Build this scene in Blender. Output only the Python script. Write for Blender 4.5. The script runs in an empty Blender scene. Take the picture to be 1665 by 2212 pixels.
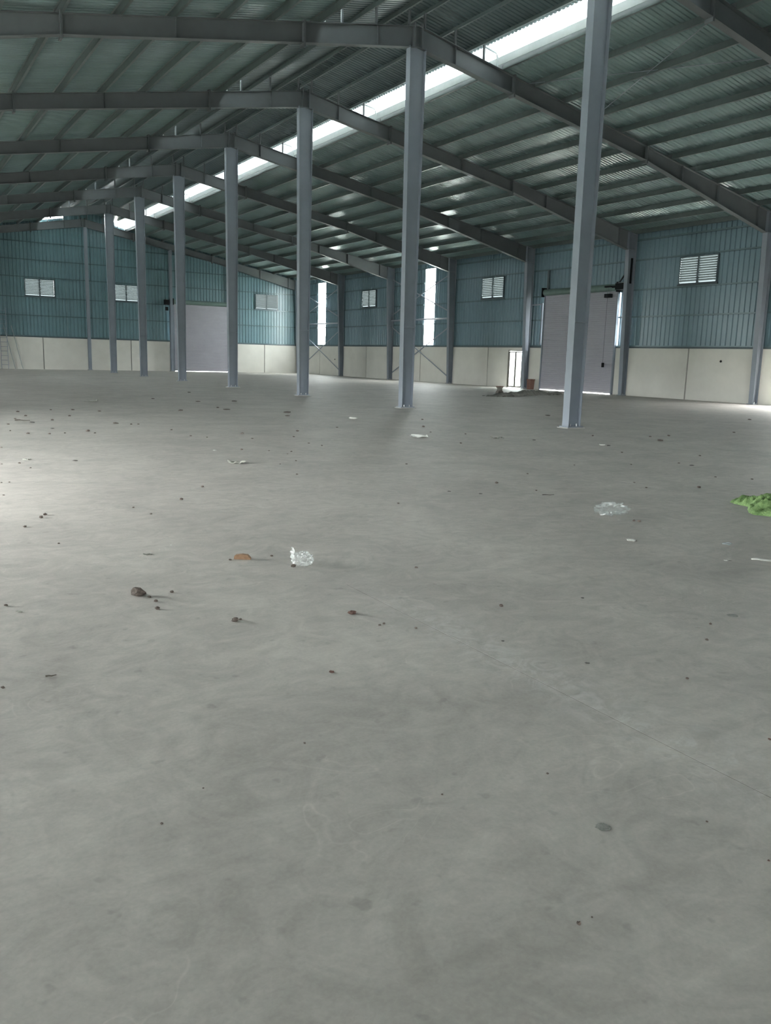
import bpy, bmesh, math, random
from mathutils import Vector, Matrix, noise

S = bpy.context.scene
COL = S.collection

# ------------------------------------------------------------------ camera, sky, exposure
cd = bpy.data.cameras.new('camera')
cam = bpy.data.objects.new('camera', cd)
COL.objects.link(cam)
S.camera = cam
cd.sensor_fit = 'VERTICAL'
cd.sensor_height = 24.0
cd.lens = 24.0 * 1778.86 / 2212.0
cd.clip_end = 500
_r = Vector((0.85051673, -0.52526587, 0.02677794))
_u = Vector((0.07451636, 0.17074508, 0.98249348))
_f = Vector((0.52064249, 0.83363174, -0.18436245))
cam.matrix_world = Matrix(((_r.x, _u.x, -_f.x, -13.8428), (_r.y, _u.y, -_f.y, 0.0), (_r.z, _u.z, -_f.z, 1.5), (0, 0, 0, 1)))

world = bpy.data.worlds.new('overcast_sky')
S.world = world
world.use_nodes = True
_nt = world.node_tree
_bg = _nt.nodes['Background']
_tc = _nt.nodes.new('ShaderNodeTexCoord')
_sx = _nt.nodes.new('ShaderNodeSeparateXYZ')
_cr = _nt.nodes.new('ShaderNodeValToRGB')
_nt.links.new(_tc.outputs['Generated'], _sx.inputs[0])
_nt.links.new(_sx.outputs['Z'], _cr.inputs[0])
_nt.links.new(_cr.outputs[0], _bg.inputs[0])
_cr.color_ramp.elements[0].color = (0.84, 0.87, 0.87, 1)
_cr.color_ramp.elements[1].color = (0.95, 0.97, 0.97, 1)
_bg.inputs[1].default_value = 1.0

S.view_settings.view_transform = 'Standard'
S.view_settings.look = 'None'
S.view_settings.gamma = 1.0
S.view_settings.use_curve_mapping = False
S.view_settings.exposure = 6.6
S.cycles.use_denoising = True
S.cycles.max_bounces = 7
S.cycles.diffuse_bounces = 5
S.cycles.glossy_bounces = 3
S.cycles.transmission_bounces = 4
S.cycles.transparent_max_bounces = 8
S.cycles.sample_clamp_indirect = 6.0
S.cycles.caustics_reflective = False
S.cycles.caustics_refractive = False


def portal(loc, sx, sy, direction):
    """A daylight portal: it only tells the renderer where the sky comes in."""
    l = bpy.data.lights.new('daylight_portal', 'AREA')
    l.shape = 'RECTANGLE'
    l.size = sx
    l.size_y = sy
    l.cycles.is_portal = True
    o = bpy.data.objects.new('daylight_portal', l)
    o.location = loc
    o.rotation_euler = Vector(direction).to_track_quat('-Z', 'Y').to_euler()
    COL.objects.link(o)
    return o


# ------------------------------------------------------------------ building measures (metres)
BAY = 7.0976
Y1 = 14.0898
def FY(k):
    return Y1 + BAY * (k - 1) if k != 8 else 64.09
YB = -14.6            # back wall behind the camera
YE = 64.30            # inner face of the far gable wall
XW = 17.30            # inner face of the side walls
ZW = 2.25             # top of the cream wall panels
def ZT(x):            # top of the rafters
    return 10.67 - 0.185 * abs(x)
def ZR(x):            # roof sheet
    return 10.87 - 0.185 * abs(x)
def ZM(x):            # sheet of the raised ridge vent
    return 11.25 - 0.185 * abs(x)


# ------------------------------------------------------------------ materials
def mat(name, col, rough=0.6, metal=0.0, spec=0.5, var=0.0, scale=3.0, bump=0.0, bscale=40.0, col2=None, stretch=None):
    m = bpy.data.materials.new(name)
    m.use_nodes = True
    nt = m.node_tree
    b = nt.nodes['Principled BSDF']
    b.inputs['Base Color'].default_value = (*col, 1)
    b.inputs['Roughness'].default_value = rough
    b.inputs['Metallic'].default_value = metal
    b.inputs['Specular IOR Level'].default_value = spec
    geo = nt.nodes.new('ShaderNodeNewGeometry')
    vec = geo.outputs['Position']
    if stretch:
        mp = nt.nodes.new('ShaderNodeMapping')
        mp.inputs['Scale'].default_value = stretch
        nt.links.new(vec, mp.inputs[0])
        vec = mp.outputs[0]
    if var > 0 or col2:
        n = nt.nodes.new('ShaderNodeTexNoise')
        n.inputs['Scale'].default_value = scale
        n.inputs['Detail'].default_value = 6
        n.inputs['Roughness'].default_value = 0.6
        nt.links.new(vec, n.inputs['Vector'])
        r = nt.nodes.new('ShaderNodeValToRGB')
        r.color_ramp.elements[0].position = 0.3
        r.color_ramp.elements[1].position = 0.7
        c2 = col2 or tuple(min(1, c * (1 + var)) for c in col)
        c1 = col if col2 else tuple(c * (1 - var) for c in col)
        r.color_ramp.elements[0].color = (*c1, 1)
        r.color_ramp.elements[1].color = (*c2, 1)
        nt.links.new(n.outputs['Fac'], r.inputs[0])
        nt.links.new(r.outputs[0], b.inputs['Base Color'])
    if bump > 0:
        n2 = nt.nodes.new('ShaderNodeTexNoise')
        n2.inputs['Scale'].default_value = bscale
        n2.inputs['Detail'].default_value = 5
        nt.links.new(vec, n2.inputs['Vector'])
        bp = nt.nodes.new('ShaderNodeBump')
        bp.inputs['Strength'].default_value = bump
        bp.inputs['Distance'].default_value = 0.02
        nt.links.new(n2.outputs['Fac'], bp.inputs['Height'])
        nt.links.new(bp.outputs[0], b.inputs['Normal'])
    return m


def concrete_floor_material():
    m = bpy.data.materials.new('troweled_concrete')
    m.use_nodes = True
    nt = m.node_tree
    N, L = nt.nodes, nt.links
    b = N['Principled BSDF']
    geo = N.new('ShaderNodeNewGeometry')
    P = geo.outputs['Position']
    def nz(scale, detail, dist=0.0, rough=0.55, vec=P):
        n = N.new('ShaderNodeTexNoise')
        n.inputs['Scale'].default_value = scale
        n.inputs['Detail'].default_value = detail
        n.inputs['Roughness'].default_value = rough
        n.inputs['Distortion'].default_value = dist
        L.new(vec, n.inputs['Vector'])
        return n.outputs['Fac']
    def rng(v, a, b_, c, d):
        n = N.new('ShaderNodeMapRange')
        n.inputs[1].default_value = a
        n.inputs[2].default_value = b_
        n.inputs[3].default_value = c
        n.inputs[4].default_value = d
        L.new(v, n.inputs[0])
        return n.outputs[0]
    def mul(a, c):
        n = N.new('ShaderNodeMath')
        n.operation = 'MULTIPLY'
        L.new(a, n.inputs[0])
        L.new(c, n.inputs[1])
        return n.outputs[0]
    mp = N.new('ShaderNodeMapping')
    mp.inputs['Rotation'].default_value = (0, 0, 0.5)
    mp.inputs['Scale'].default_value = (1.0, 3.2, 1.0)
    L.new(P, mp.inputs[0])
    a = rng(nz(0.9, 6, 0.8), 0.3, 0.7, 0.86, 1.10)          # cloudy trowelling
    c = rng(nz(3.6, 10, 2.2, 0.62), 0.35, 0.65, 0.89, 1.08)        # swirls
    d = rng(nz(2.6, 7, 1.2, 0.6, mp.outputs[0]), 0.35, 0.62, 0.94, 1.03)  # stretched sweeps
    e = rng(nz(60, 5, 0.5), 0.3, 0.7, 0.94, 1.06)                # fine grain
    sp = rng(nz(11, 2, 0.0, 0.5), 0.66, 0.72, 1.0, 0.86)    # little dark stains
    # thin pale trowel arcs: contour lines of a warped noise, only in some places
    dv = N.new('ShaderNodeMath')
    dv.operation = 'SUBTRACT'
    dv.inputs[1].default_value = 0.5
    L.new(nz(1.7, 2, 1.6), dv.inputs[0])
    dab = N.new('ShaderNodeMath')
    dab.operation = 'ABSOLUTE'
    L.new(dv.outputs[0], dab.inputs[0])
    arc = mul(rng(dab.outputs[0], 0.0, 0.010, 1.0, 0.0), rng(nz(1.1, 3, 0.0), 0.52, 0.62, 0.0, 0.13))
    one = N.new('ShaderNodeMath')
    one.operation = 'ADD'
    one.inputs[1].default_value = 1.0
    L.new(arc, one.inputs[0])
    v = mul(mul(mul(mul(mul(a, c), d), e), sp), one.outputs[0])
    mx = N.new('ShaderNodeMix')
    mx.data_type = 'RGBA'
    mx.blend_type = 'MULTIPLY'
    mx.inputs[0].default_value = 1.0
    mx.inputs[6].default_value = (0.432, 0.402, 0.366, 1)
    cb = N.new('ShaderNodeCombineColor')
    for i in range(3):
        L.new(v, cb.inputs[i])
    L.new(cb.outputs[0], mx.inputs[7])
    # pale smears of laitance dragged along the saw cut joint at x = -11.23
    sx = N.new('ShaderNodeSeparateXYZ')
    L.new(P, sx.inputs[0])
    ad = N.new('ShaderNodeMath')
    ad.operation = 'ADD'
    ad.inputs[1].default_value = 11.17
    L.new(sx.outputs['X'], ad.inputs[0])
    ab = N.new('ShaderNodeMath')
    ab.operation = 'ABSOLUTE'
    L.new(ad.outputs[0], ab.inputs[0])
    band = rng(ab.outputs[0], 0.02, 0.30, 1.0, 0.0)
    near = rng(sx.outputs['Y'], 3.6, 4.9, 1.0, 0.0)
    smear = mul(mul(band, near), rng(nz(5.0, 8, 2.5, 0.65), 0.46, 0.60, 0.0, 0.26))
    mx2 = N.new('ShaderNodeMix')
    mx2.data_type = 'RGBA'
    L.new(smear, mx2.inputs[0])
    L.new(mx.outputs[2], mx2.inputs[6])
    mx2.inputs[7].default_value = (0.72, 0.71, 0.70, 1)
    L.new(mx2.outputs[2], b.inputs['Base Color'])
    b.inputs['Roughness'].default_value = 0.62
    b.inputs['Specular IOR Level'].default_value = 0.35
    bp = N.new('ShaderNodeBump')
    bp.inputs['Strength'].default_value = 0.12
    bp.inputs['Distance'].default_value = 0.01
    L.new(nz(7, 7, 1.5), bp.inputs['Height'])
    L.new(bp.outputs[0], b.inputs['Normal'])
    return m


def sheer(name, col, clear=0.55, rough=0.2, gloss=0.06):
    """Thin clear or milky plastic: part see-through, part diffusing, a little gloss."""
    m = bpy.data.materials.new(name)
    m.use_nodes = True
    nt = m.node_tree
    N, L = nt.nodes, nt.links
    N.remove(N['Principled BSDF'])
    out = N['Material Output']
    tr = N.new('ShaderNodeBsdfTransparent')
    tr.inputs[0].default_value = (0.96, 0.98, 0.98, 1)
    tl = N.new('ShaderNodeBsdfTranslucent')
    tl.inputs[0].default_value = (*col, 1)
    df = N.new('ShaderNodeBsdfDiffuse')
    df.inputs[0].default_value = (*col, 1)
    gl = N.new('ShaderNodeBsdfGlossy')
    gl.inputs['Roughness'].default_value = rough
    m0 = N.new('ShaderNodeMixShader')
    m0.inputs[0].default_value = 0.5
    L.new(tl.outputs[0], m0.inputs[1])
    L.new(df.outputs[0], m0.inputs[2])
    m1 = N.new('ShaderNodeMixShader')
    m1.inputs[0].default_value = clear
    L.new(m0.outputs[0], m1.inputs[1])
    L.new(tr.outputs[0], m1.inputs[2])
    m2 = N.new('ShaderNodeMixShader')
    m2.inputs[0].default_value = gloss
    L.new(m1.outputs[0], m2.inputs[1])
    L.new(gl.outputs[0], m2.inputs[2])
    L.new(m2.outputs[0], out.inputs[0])
    return m


def fibreglass(name, col, through):
    """weathered fibreglass slat: mostly opaque, lets a little daylight through"""
    m = bpy.data.materials.new(name)
    m.use_nodes = True
    nt = m.node_tree
    N, L = nt.nodes, nt.links
    N.remove(N['Principled BSDF'])
    d = N.new('ShaderNodeBsdfDiffuse')
    d.inputs[0].default_value = (*col, 1)
    t = N.new('ShaderNodeBsdfTranslucent')
    t.inputs[0].default_value = (*through, 1)
    a = N.new('ShaderNodeAddShader')
    L.new(d.outputs[0], a.inputs[0])
    L.new(t.outputs[0], a.inputs[1])
    L.new(a.outputs[0], N['Material Output'].inputs[0])
    return m


M = dict(
    floor=concrete_floor_material(),
    subbase=mat('joint_filler', (0.11, 0.11, 0.105), 0.9, var=0.1),
    outside=mat('outside_paving', (0.42, 0.43, 0.38), 0.9, var=0.15, scale=0.6),
    cream=mat('cream_wall_paint', (0.60, 0.585, 0.535), 0.75, var=0.05, scale=1.2, bump=0.05),
    teal=mat('teal_wall_sheet', (0.14, 0.215, 0.25), 0.26, spec=0.5, var=0.03, scale=0.7),
    gable=mat('teal_gable_sheet', (0.115, 0.20, 0.225), 0.32, spec=0.5, var=0.08, scale=0.7),
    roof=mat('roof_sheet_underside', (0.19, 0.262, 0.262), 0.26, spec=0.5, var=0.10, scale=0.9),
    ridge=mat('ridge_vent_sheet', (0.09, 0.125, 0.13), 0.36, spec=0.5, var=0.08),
    steel=mat('grey_blue_steel_paint', (0.19, 0.215, 0.25), 0.45, spec=0.5, var=0.06, scale=2.0),
    rafter=mat('dark_grey_steel_paint', (0.10, 0.11, 0.115), 0.5, spec=0.45, var=0.08, scale=2.0),
    galv=mat('galvanised_steel', (0.24, 0.27, 0.27), 0.42, 0.25, var=0.1, scale=5),
    purlin=mat('shade_darkened_purlin', (0.085, 0.108, 0.105), 0.38, var=0.1, scale=5),  # colour darkened to carry the shadow on the purlin webs
    girt=mat('galvanised_girt', (0.12, 0.18, 0.20), 0.26, 0.1, var=0.08, scale=4),
    white=mat('white_flashing', (0.62, 0.66, 0.66), 0.5, var=0.05),
    darktrim=mat('dark_flashing', (0.05, 0.075, 0.085), 0.45, var=0.1),
    curtain=mat('grey_shutter_paint', (0.33, 0.325, 0.36), 0.5, var=0.05, scale=1.0),
    barrel=mat('green_grey_shutter_hood', (0.13, 0.19, 0.17), 0.5, var=0.1),
    black=mat('black_machine_paint', (0.006, 0.007, 0.008), 0.7, spec=0.2, var=0.2),
    bronze=mat('dark_aluminium_frame', (0.07, 0.065, 0.055), 0.4, 0.3, var=0.1),
    strip=sheer('clear_daylight_sheet', (0.85, 0.9, 0.9), 0.72, 0.25),
    milky=sheer('milky_dimming_sheet', (0.42, 0.45, 0.45), 0.05, 0.3),  # for the sheet added to weaken daylight from the ridge vent
    glass=sheer('door_glass', (0.6, 0.65, 0.62), 0.45, 0.05),
    bag=sheer('clear_plastic_film', (0.80, 0.80, 0.78), 0.76, 0.28, 0.07),
    film=sheer('thin_plastic_film', (0.7, 0.7, 0.68), 0.86, 0.25, 0.07),
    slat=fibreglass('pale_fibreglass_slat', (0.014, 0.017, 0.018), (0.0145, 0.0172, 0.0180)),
    net=mat('green_plastic_net', (0.10, 0.18, 0.055), 0.7, col2=(0.23, 0.35, 0.13), scale=22, bump=0.8, bscale=90),
    clod=mat('dry_brown_clay', (0.065, 0.05, 0.041), 0.9, col2=(0.14, 0.112, 0.094), scale=60, bump=0.6, bscale=150),
    redclod=mat('red_brown_clay', (0.075, 0.041, 0.033), 0.9, col2=(0.145, 0.085, 0.066), scale=70, bump=0.6, bscale=150),
    chip=mat('dark_chip', (0.045, 0.042, 0.038), 0.7, col2=(0.10, 0.09, 0.08), scale=50),
    twig=mat('dark_twig_bark', (0.055, 0.045, 0.035), 0.9, var=0.3, scale=40),
    paper=mat('dusty_white_scrap', (0.55, 0.55, 0.51), 0.7, var=0.12, scale=30),
    scrap=mat('grey_scrap', (0.20, 0.20, 0.17), 0.7, col2=(0.33, 0.33, 0.29), scale=25),
    mud=mat('dry_mud_print', (0.16, 0.165, 0.15), 0.95, col2=(0.30, 0.30, 0.27), scale=55, bump=0.5, bscale=120),
    card=mat('brown_cardboard', (0.20, 0.115, 0.065), 0.8, col2=(0.30, 0.19, 0.115), scale=30),
    rust=mat('rusty_brown_bin', (0.12, 0.06, 0.045), 0.8, col2=(0.18, 0.10, 0.075), scale=6),
    heap=mat('dirt_heap', (0.06, 0.06, 0.05), 0.95, col2=(0.15, 0.15, 0.13), scale=5, bump=0.8, bscale=30),
    joint=mat('grey_joint_post', (0.26, 0.255, 0.235), 0.85, var=0.08),
    stump=mat('grey_concrete_stub', (0.14, 0.13, 0.11), 0.9, var=0.2, scale=8),
    pale=mat('pale_grout', (0.33, 0.325, 0.30), 0.9, var=0.15, scale=10),
    bolt=mat('zinc_bolt', (0.5, 0.5, 0.5), 0.35, 0.8),
)


# ------------------------------------------------------------------ mesh helpers
class MB:
    def __init__(self):
        self.v, self.f = [], []
    def add(self, vs, fs):
        n = len(self.v)
        self.v += [tuple(p) for p in vs]
        self.f += [tuple(i + n for i in q) for q in fs]
        return self
    def box(self, x0, x1, y0, y1, z0, z1):
        vs = [(x, y, z) for z in (z0, z1) for y in (y0, y1) for x in (x0, x1)]
        return self.add(vs, [(0, 2, 3, 1), (4, 5, 7, 6), (0, 1, 5, 4), (2, 6, 7, 3), (0, 4, 6, 2), (1, 3, 7, 5)])
    def ext(self, pts, axis, a0, a1):
        """extrude a 2-D outline along an axis; pts are (y,z), (x,z) or (x,y) for axis x, y, z"""
        def p3(p, a):
            return {'x': (a, p[0], p[1]), 'y': (p[0], a, p[1]), 'z': (p[0], p[1], a)}[axis]
        n = len(pts)
        vs = [p3(p, a0) for p in pts] + [p3(p, a1) for p in pts]
        fs = [tuple(range(n)), tuple(range(2 * n - 1, n - 1, -1))]
        fs += [(i, (i + 1) % n, n + (i + 1) % n, n + i) for i in range(n)]
        return self.add(vs, fs)
    def tube(self, pts, r, seg=8, r_end=None):
        pts = [Vector(p) for p in pts]
        n = len(pts)
        vs = []
        for i, p in enumerate(pts):
            d = (pts[min(i + 1, n - 1)] - pts[max(i - 1, 0)]).normalized()
            a = d.orthogonal().normalized() if abs(d.z) > 0.9 else d.cross(Vector((0, 0, 1))).normalized()
            b = d.cross(a)
            rr = r if r_end is None else r + (r_end - r) * i / (n - 1)
            vs += [p + a * rr * math.cos(2 * math.pi * k / seg) + b * rr * math.sin(2 * math.pi * k / seg) for k in range(seg)]
        fs = [(i * seg + k, i * seg + (k + 1) % seg, (i + 1) * seg + (k + 1) % seg, (i + 1) * seg + k) for i in range(n - 1) for k in range(seg)]
        fs += [tuple(range(seg - 1, -1, -1)), tuple((n - 1) * seg + k for k in range(seg))]
        return self.add(vs, fs)
    def bar(self, p, q, w, t):
        """flat bar or angle leg from p to q: w wide (in the plane of z), t thick"""
        p, q = Vector(p), Vector(q)
        d = (q - p).normalized()
        a = d.cross(Vector((0, 0, 1))).normalized()
        if a.length < 0.5:
            a = Vector((1, 0, 0))
        b = a.cross(d)
        vs = [c + a * i * t / 2 + b * j * w / 2 for c in (p, q) for i, j in ((-1, -1), (1, -1), (1, 1), (-1, 1))]
        return self.add(vs, [(0, 1, 2, 3), (7, 6, 5, 4), (0, 4, 5, 1), (1, 5, 6, 2), (2, 6, 7, 3), (3, 7, 4, 0)])
    def build(self, name, m, parent=None, smooth=False):
        me = bpy.data.meshes.new(name)
        me.from_pydata(self.v, [], self.f)
        me.validate()
        bm = bmesh.new()
        bm.from_mesh(me)
        bmesh.ops.recalc_face_normals(bm, faces=bm.faces)
        bm.to_mesh(me)
        bm.free()
        if smooth:
            me.polygons.foreach_set('use_smooth', [True] * len(me.polygons))
        me.materials.append(m)
        return put(name, me, parent)


def put(name, me, parent=None, loc=None):
    o = bpy.data.objects.new(name, me)
    COL.objects.link(o)
    if parent is not None:
        o.parent = parent
    if loc is not None:
        o.location = loc
    return o


def empty(name, loc=(0, 0, 0)):
    o = bpy.data.objects.new(name, None)
    o.empty_display_size = 0.3
    o.location = loc
    COL.objects.link(o)
    return o


def tag(o, label, cat, group=None, kind=None):
    o['label'] = label
    o['category'] = cat
    if group:
        o['group'] = group
    if kind:
        o['kind'] = kind
    return o


def setting(o, label=None):
    o['kind'] = 'structure'
    if label:
        o['label'] = label
    return o


def copy_tree(o, parent=None):
    c = o.copy()
    COL.objects.link(c)
    if parent is not None:
        c.parent = parent
    for ch in list(o.children):
        copy_tree(ch, c)
    return c


def ribs(a0, a1, pitch, depth, phase=0.0):
    """profile of a ribbed steel sheet between a0 and a1: list of (position, depth)"""
    out = [(a0, 0.0)]
    k = math.floor((a0 - phase) / pitch)
    while True:
        s = phase + k * pitch
        if s > a1:
            break
        for t, d in ((0.55, 0.0), (0.65, depth), (0.88, depth), (0.98, 0.0)):
            a = s + t * pitch
            if a0 < a < a1:
                out.append((a, d))
        k += 1
    out.append((a1, 0.0))
    return out


def wall_sheet(name, axis, face, sign, a0, a1, z0, ztop, m, parent, pitch=0.25, depth=0.034):
    """vertical ribbed wall sheet; axis 'y' runs along y at x=face, axis 'x' runs along x at y=face"""
    pr = ribs(a0, a1, pitch, depth)
    vs = []
    for a, d in pr:
        zt = ztop(a) if callable(ztop) else ztop
        for z in (z0, zt):
            vs.append((face + sign * d, a, z) if axis == 'y' else (a, face + sign * d, z))
    fs = [(2 * i, 2 * i + 2, 2 * i + 3, 2 * i + 1) for i in range(len(pr) - 1)]
    return MB().add(vs, fs).build(name, m, parent)


# ------------------------------------------------------------------ ground outside and floor slab
g = MB().box(-120, 120, -90, 190, -0.30, -0.16).build('ground', M['outside'])
setting(g, 'pale paved ground outside the hall')

floor = MB().box(-17.5, 17.5, YB - 0.1, YE + 0.1, -0.15, -0.0015).build('floor', M['subbase'])
setting(floor, 'grey trowelled concrete hall floor with saw cut joints')
XJ = [-17.5, -11.23, -5.62, 0.0, 5.62, 11.23, 17.5]
YJ = [YB - 0.1, 4.65, 14.0, 28.2, 42.4, 56.6, YE + 0.1]
for j in range(6):
    cuts = XJ if j == 0 else [XJ[0]] + XJ[2:]          # the near saw cut stops at the bag
    for i in range(len(cuts) - 1):
        MB().box(cuts[i] + .0025, cuts[i + 1] - .0025, YJ[j], YJ[j + 1], -0.0015, 0.0).build('slab', M['floor'], floor)

# ------------------------------------------------------------------ roof
ceiling = setting(empty('ceiling'), 'ribbed metal roof on purlins with a raised ridge vent')
XI = 2.97
for b in range(-3, 8):
    ya = YB if b == -3 else FY(b)
    yb = YE + 0.25 if b == 7 else FY(b + 1)
    if yb < YB:
        continue
    for s in (-1, 1):
        pr = ribs(ya, yb, 0.16, 0.022)
        vs = []
        for y, d in pr:
            vs += [(s * XI, y, ZR(XI) + d), (s * 17.80, y, ZR(17.80) + d)]
        MB().add(vs, [(2 * i, 2 * i + 2, 2 * i + 3, 2 * i + 1) for i in range(len(pr) - 1)]).build('roof_sheet', M['roof'], ceiling)
        vs = []
        for y, d in ribs(ya, yb, 0.16, 0.022):
            vs += [(0, y, ZM(0) + d), (s * 2.66, y, ZM(2.66) + d)]
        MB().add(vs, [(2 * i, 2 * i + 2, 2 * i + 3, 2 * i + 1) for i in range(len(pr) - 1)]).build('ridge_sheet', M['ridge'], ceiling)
        MB().box(*sorted((s * 2.95, s * 2.962)), ya, yb, 10.22, 10.45).build('vent_curb', M['white'], ceiling)
        MB().ext([(s * 2.955, 10.44), (s * 2.655, 10.765), (s * 2.660, 10.765), (s * 2.960, 10.44)], 'y', ya, yb).build('vent_dimming_sheet', M['milky'], ceiling)  # added sheet closing the vent gap, cuts the daylight it lets in


def purlin_mesh(length, h=0.2, fl=0.065):
    t = 0.004
    m = MB()
    m.box(-t, t, 0, length, 0, h)
    m.box(-fl, -t, 0, length, 0, 2 * t)
    m.box(t, fl, 0, length, h - 2 * t, h)
    m.box(-fl, -fl + 2 * t, 0, length, 2 * t, 0.02)
    return m


PX = [3.1 + 1.3 * k for k in range(11)] + [17.2]
pur = {}
for b in range(0, 8):
    ya, yb = FY(b), FY(b + 1) if b < 7 else YE + 0.1
    for s in (-1, 1):
        for x in PX:
            key = round(yb - ya, 3)
            if key not in pur:
                o = purlin_mesh(yb - ya).build('purlin', M['purlin'], ceiling)
                pur[key] = o.data
            else:
                o = put('purlin', pur[key], ceiling)
            o.location = (s * x, ya, ZT(x))
            if s < 0:
                o.scale = (-1, 1, 1)
        for x in (0.32, 1.38, 2.38):
            key = ('r', round(yb - ya, 3))
            if key not in pur:
                o = purlin_mesh(yb - ya, 0.12, 0.05).build('ridge_purlin', M['purlin'], ceiling)
                pur[key] = o.data
            else:
                o = put('ridge_purlin', pur[key], ceiling)
            o.location = (s * x, ya, ZM(x) - 0.125)
            if s < 0:
                o.scale = (-1, 1, 1)

# roof bracing rods in the bay nearest the camera, and eave struts
for (xa, xb) in ((4.2, 7.05), (7.05, 4.2)):
    MB().tube([(xa, FY(1), ZT(xa) + 0.06), (xb, FY(2), ZT(xb) + 0.06)], 0.011, 6).build('brace_rod', M['steel'], ceiling)

# ------------------------------------------------------------------ rafters (one per frame)
def depth(x):
    x = abs(x)
    pts = [(0, .55), (3.5, .50), (9.6, .45), (16.72, .82), (18, .88)]
    for (a, da), (b, db) in zip(pts, pts[1:]):
        if x <= b:
            return da + (db - da) * (x - a) / (b - a)
    return .88


def make_rafter():
    root = empty('roof_rafter')
    for s in (-1, 1):
        xs = [0.0, 3.5, 9.6, 16.72]
        top = [(s * x, ZT(x)) for x in xs]
        bot = [(s * x, ZT(x) - depth(x)) for x in reversed(xs)]
        MB().ext(top + bot, 'y', -0.006, 0.006).build('web', M['rafter'], root)
        m = MB()
        for a, b in zip(xs, xs[1:]):
            m.ext([(s * a, ZT(a)), (s * b, ZT(b)), (s * b, ZT(b) - .014), (s * a, ZT(a) - .014)], 'y', -.11, .11)
        m.build('top_flange', M['rafter'], root)
        m = MB()
        for a, b in zip(xs, xs[1:]):
            za, zb = ZT(a) - depth(a), ZT(b) - depth(b)
            m.ext([(s * a, za), (s * b, zb), (s * b, zb + .014), (s * a, za + .014)], 'y', -.11, .11)
        m.build('bottom_flange', M['rafter'], root)
        for x in (3.55, 9.6):                       # bolted end plates at the splices
            m = MB()
            for dx in (-.016, .016):
                m.box(s * x + dx - .012, s * x + dx + .012, -.12, .12, ZT(x) - depth(x) - .09, ZT(x) + .05)
            m.build('splice_plate', M['rafter'], root)
        for x in (1.32, 6.95, 11.5, 13.6, 16.1):
            MB().box(s * x - .006, s * x + .006, -.10, .10, ZT(x) - depth(x) + .014, ZT(x) - .014).build('stiffener', M['rafter'], root)
        for x in (0.26, 1.34, 2.40):
            MB().box(s * x - .025, s * x + .025, -.03, .03, ZT(x), ZM(x) - 0.125).build('vent_post', M['rafter'], root)
        MB().ext([(s * 2.40, 10.66), (s * 2.92, 10.565), (s * 2.92, 10.53), (s * 2.40, 10.625)], 'y', -.02, .02).build('vent_rail', M['galv'], root)
        MB().box(s * 2.92 - .02, s * 2.92 + .02, -.03, .03, ZT(2.92), 10.555).build('vent_strap', M['white'], root)
        m = MB()
        for x in PX[:-2]:
            m.box(s * x - s * .012 - .003, s * x - s * .012 + .003, -.06, .06, ZT(x), ZT(x) + .16)
        m.build('purlin_cleats', M['rafter'], root)['kind'] = 'stuff'
    for dx in (-.13, .13):                            # doubled ridge end plates over the middle column
        MB().box(dx - .02, dx + .02, -.12, .12, ZT(0) - .56, ZT(0) + .06).build('ridge_plate', M['rafter'], root)
    return root


ORD = {1: 'nearest', 2: 'second nearest', 3: 'third nearest', 4: 'fourth nearest', 5: 'fifth nearest', 6: 'sixth nearest', 7: 'seventh nearest', 8: 'farthest'}
raf = make_rafter()
for k in range(1, 9):
    o = raf if k == 1 else copy_tree(raf)
    o.location = (0, FY(k), 0)
    tag(o, {1: 'dark steel roof rafter nearest the camera, crossing the top right corner',
            8: 'farthest dark steel roof rafter, lying against the teal gable wall'}.get(
                k, 'dark steel roof rafter, %s, sloping both ways from the %s middle column' % (ORD[k], ORD[k])), 'rafter', 'steel roof rafters')

# ------------------------------------------------------------------ middle columns
def column_parts(root, h, d0, d1, w, axis='x', splice=2.4, plate=True, m=None, hz=None):
    """H section with its web in the plane of `axis`; depth tapers from d0 to d1"""
    m = m or M['steel']
    ex = 'y' if axis == 'x' else 'x'
    hz = hz or h
    t = .014
    base = .045
    for s in (-1, 1):
        a0, a1 = s * d0 / 2, s * d1 / 2
        MB().ext([(a0, base), (a1, h), (a1 - s * t, h), (a0 - s * t, base)], ex, -w / 2, w / 2).build('flange', m, root)
    MB().ext([(-d0 / 2 + t, base), (d0 / 2 - t, base), (d1 / 2 - t, h), (-d1 / 2 + t, h)], ex, -.005, .005).build('web', m, root)
    def bx(a0, a1, c0, c1, z0, z1):
        return MB().box(a0, a1, c0, c1, z0, z1) if axis == 'x' else MB().box(c0, c1, a0, a1, z0, z1)
    if splice:
        dd = d0 + (d1 - d0) * splice / h
        bx(-dd / 2 + t, dd / 2 - t, -w / 2 - .01, w / 2 + .01, splice, splice + .03).build('stiffener', m, root)
    if plate:
        bx(-d0 / 2 - .09, d0 / 2 + .09, -w / 2 - .07, w / 2 + .07, 0.0, .022).build('grout_pad', M['pale'], root)
        bx(-d0 / 2 - .05, d0 / 2 + .05, -w / 2 - .04, w / 2 + .04, .022, .046).build('base_plate', m, root)
        for a in (-1, 1):
            for c in (-1, 1):
                p = (a * d0 * .26, c * w * .30)
                q = p if axis == 'x' else (p[1], p[0])
                MB().tube([(q[0], q[1], .045), (q[0], q[1], .10)], .014, 8).build('anchor_bolt', M['bolt'], root)


col0 = empty('steel_column')
column_parts(col0, 10.12, .38, .54, .21)
for k in range(1, 8):
    o = col0 if k == 1 else copy_tree(col0)
    o.location = (0, FY(k), 0)
    tag(o, 'blue grey steel H column, %s of the middle row under the ridge' % {7: 'farthest'}.get(k, ORD[k]), 'column', 'middle row of columns')

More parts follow.
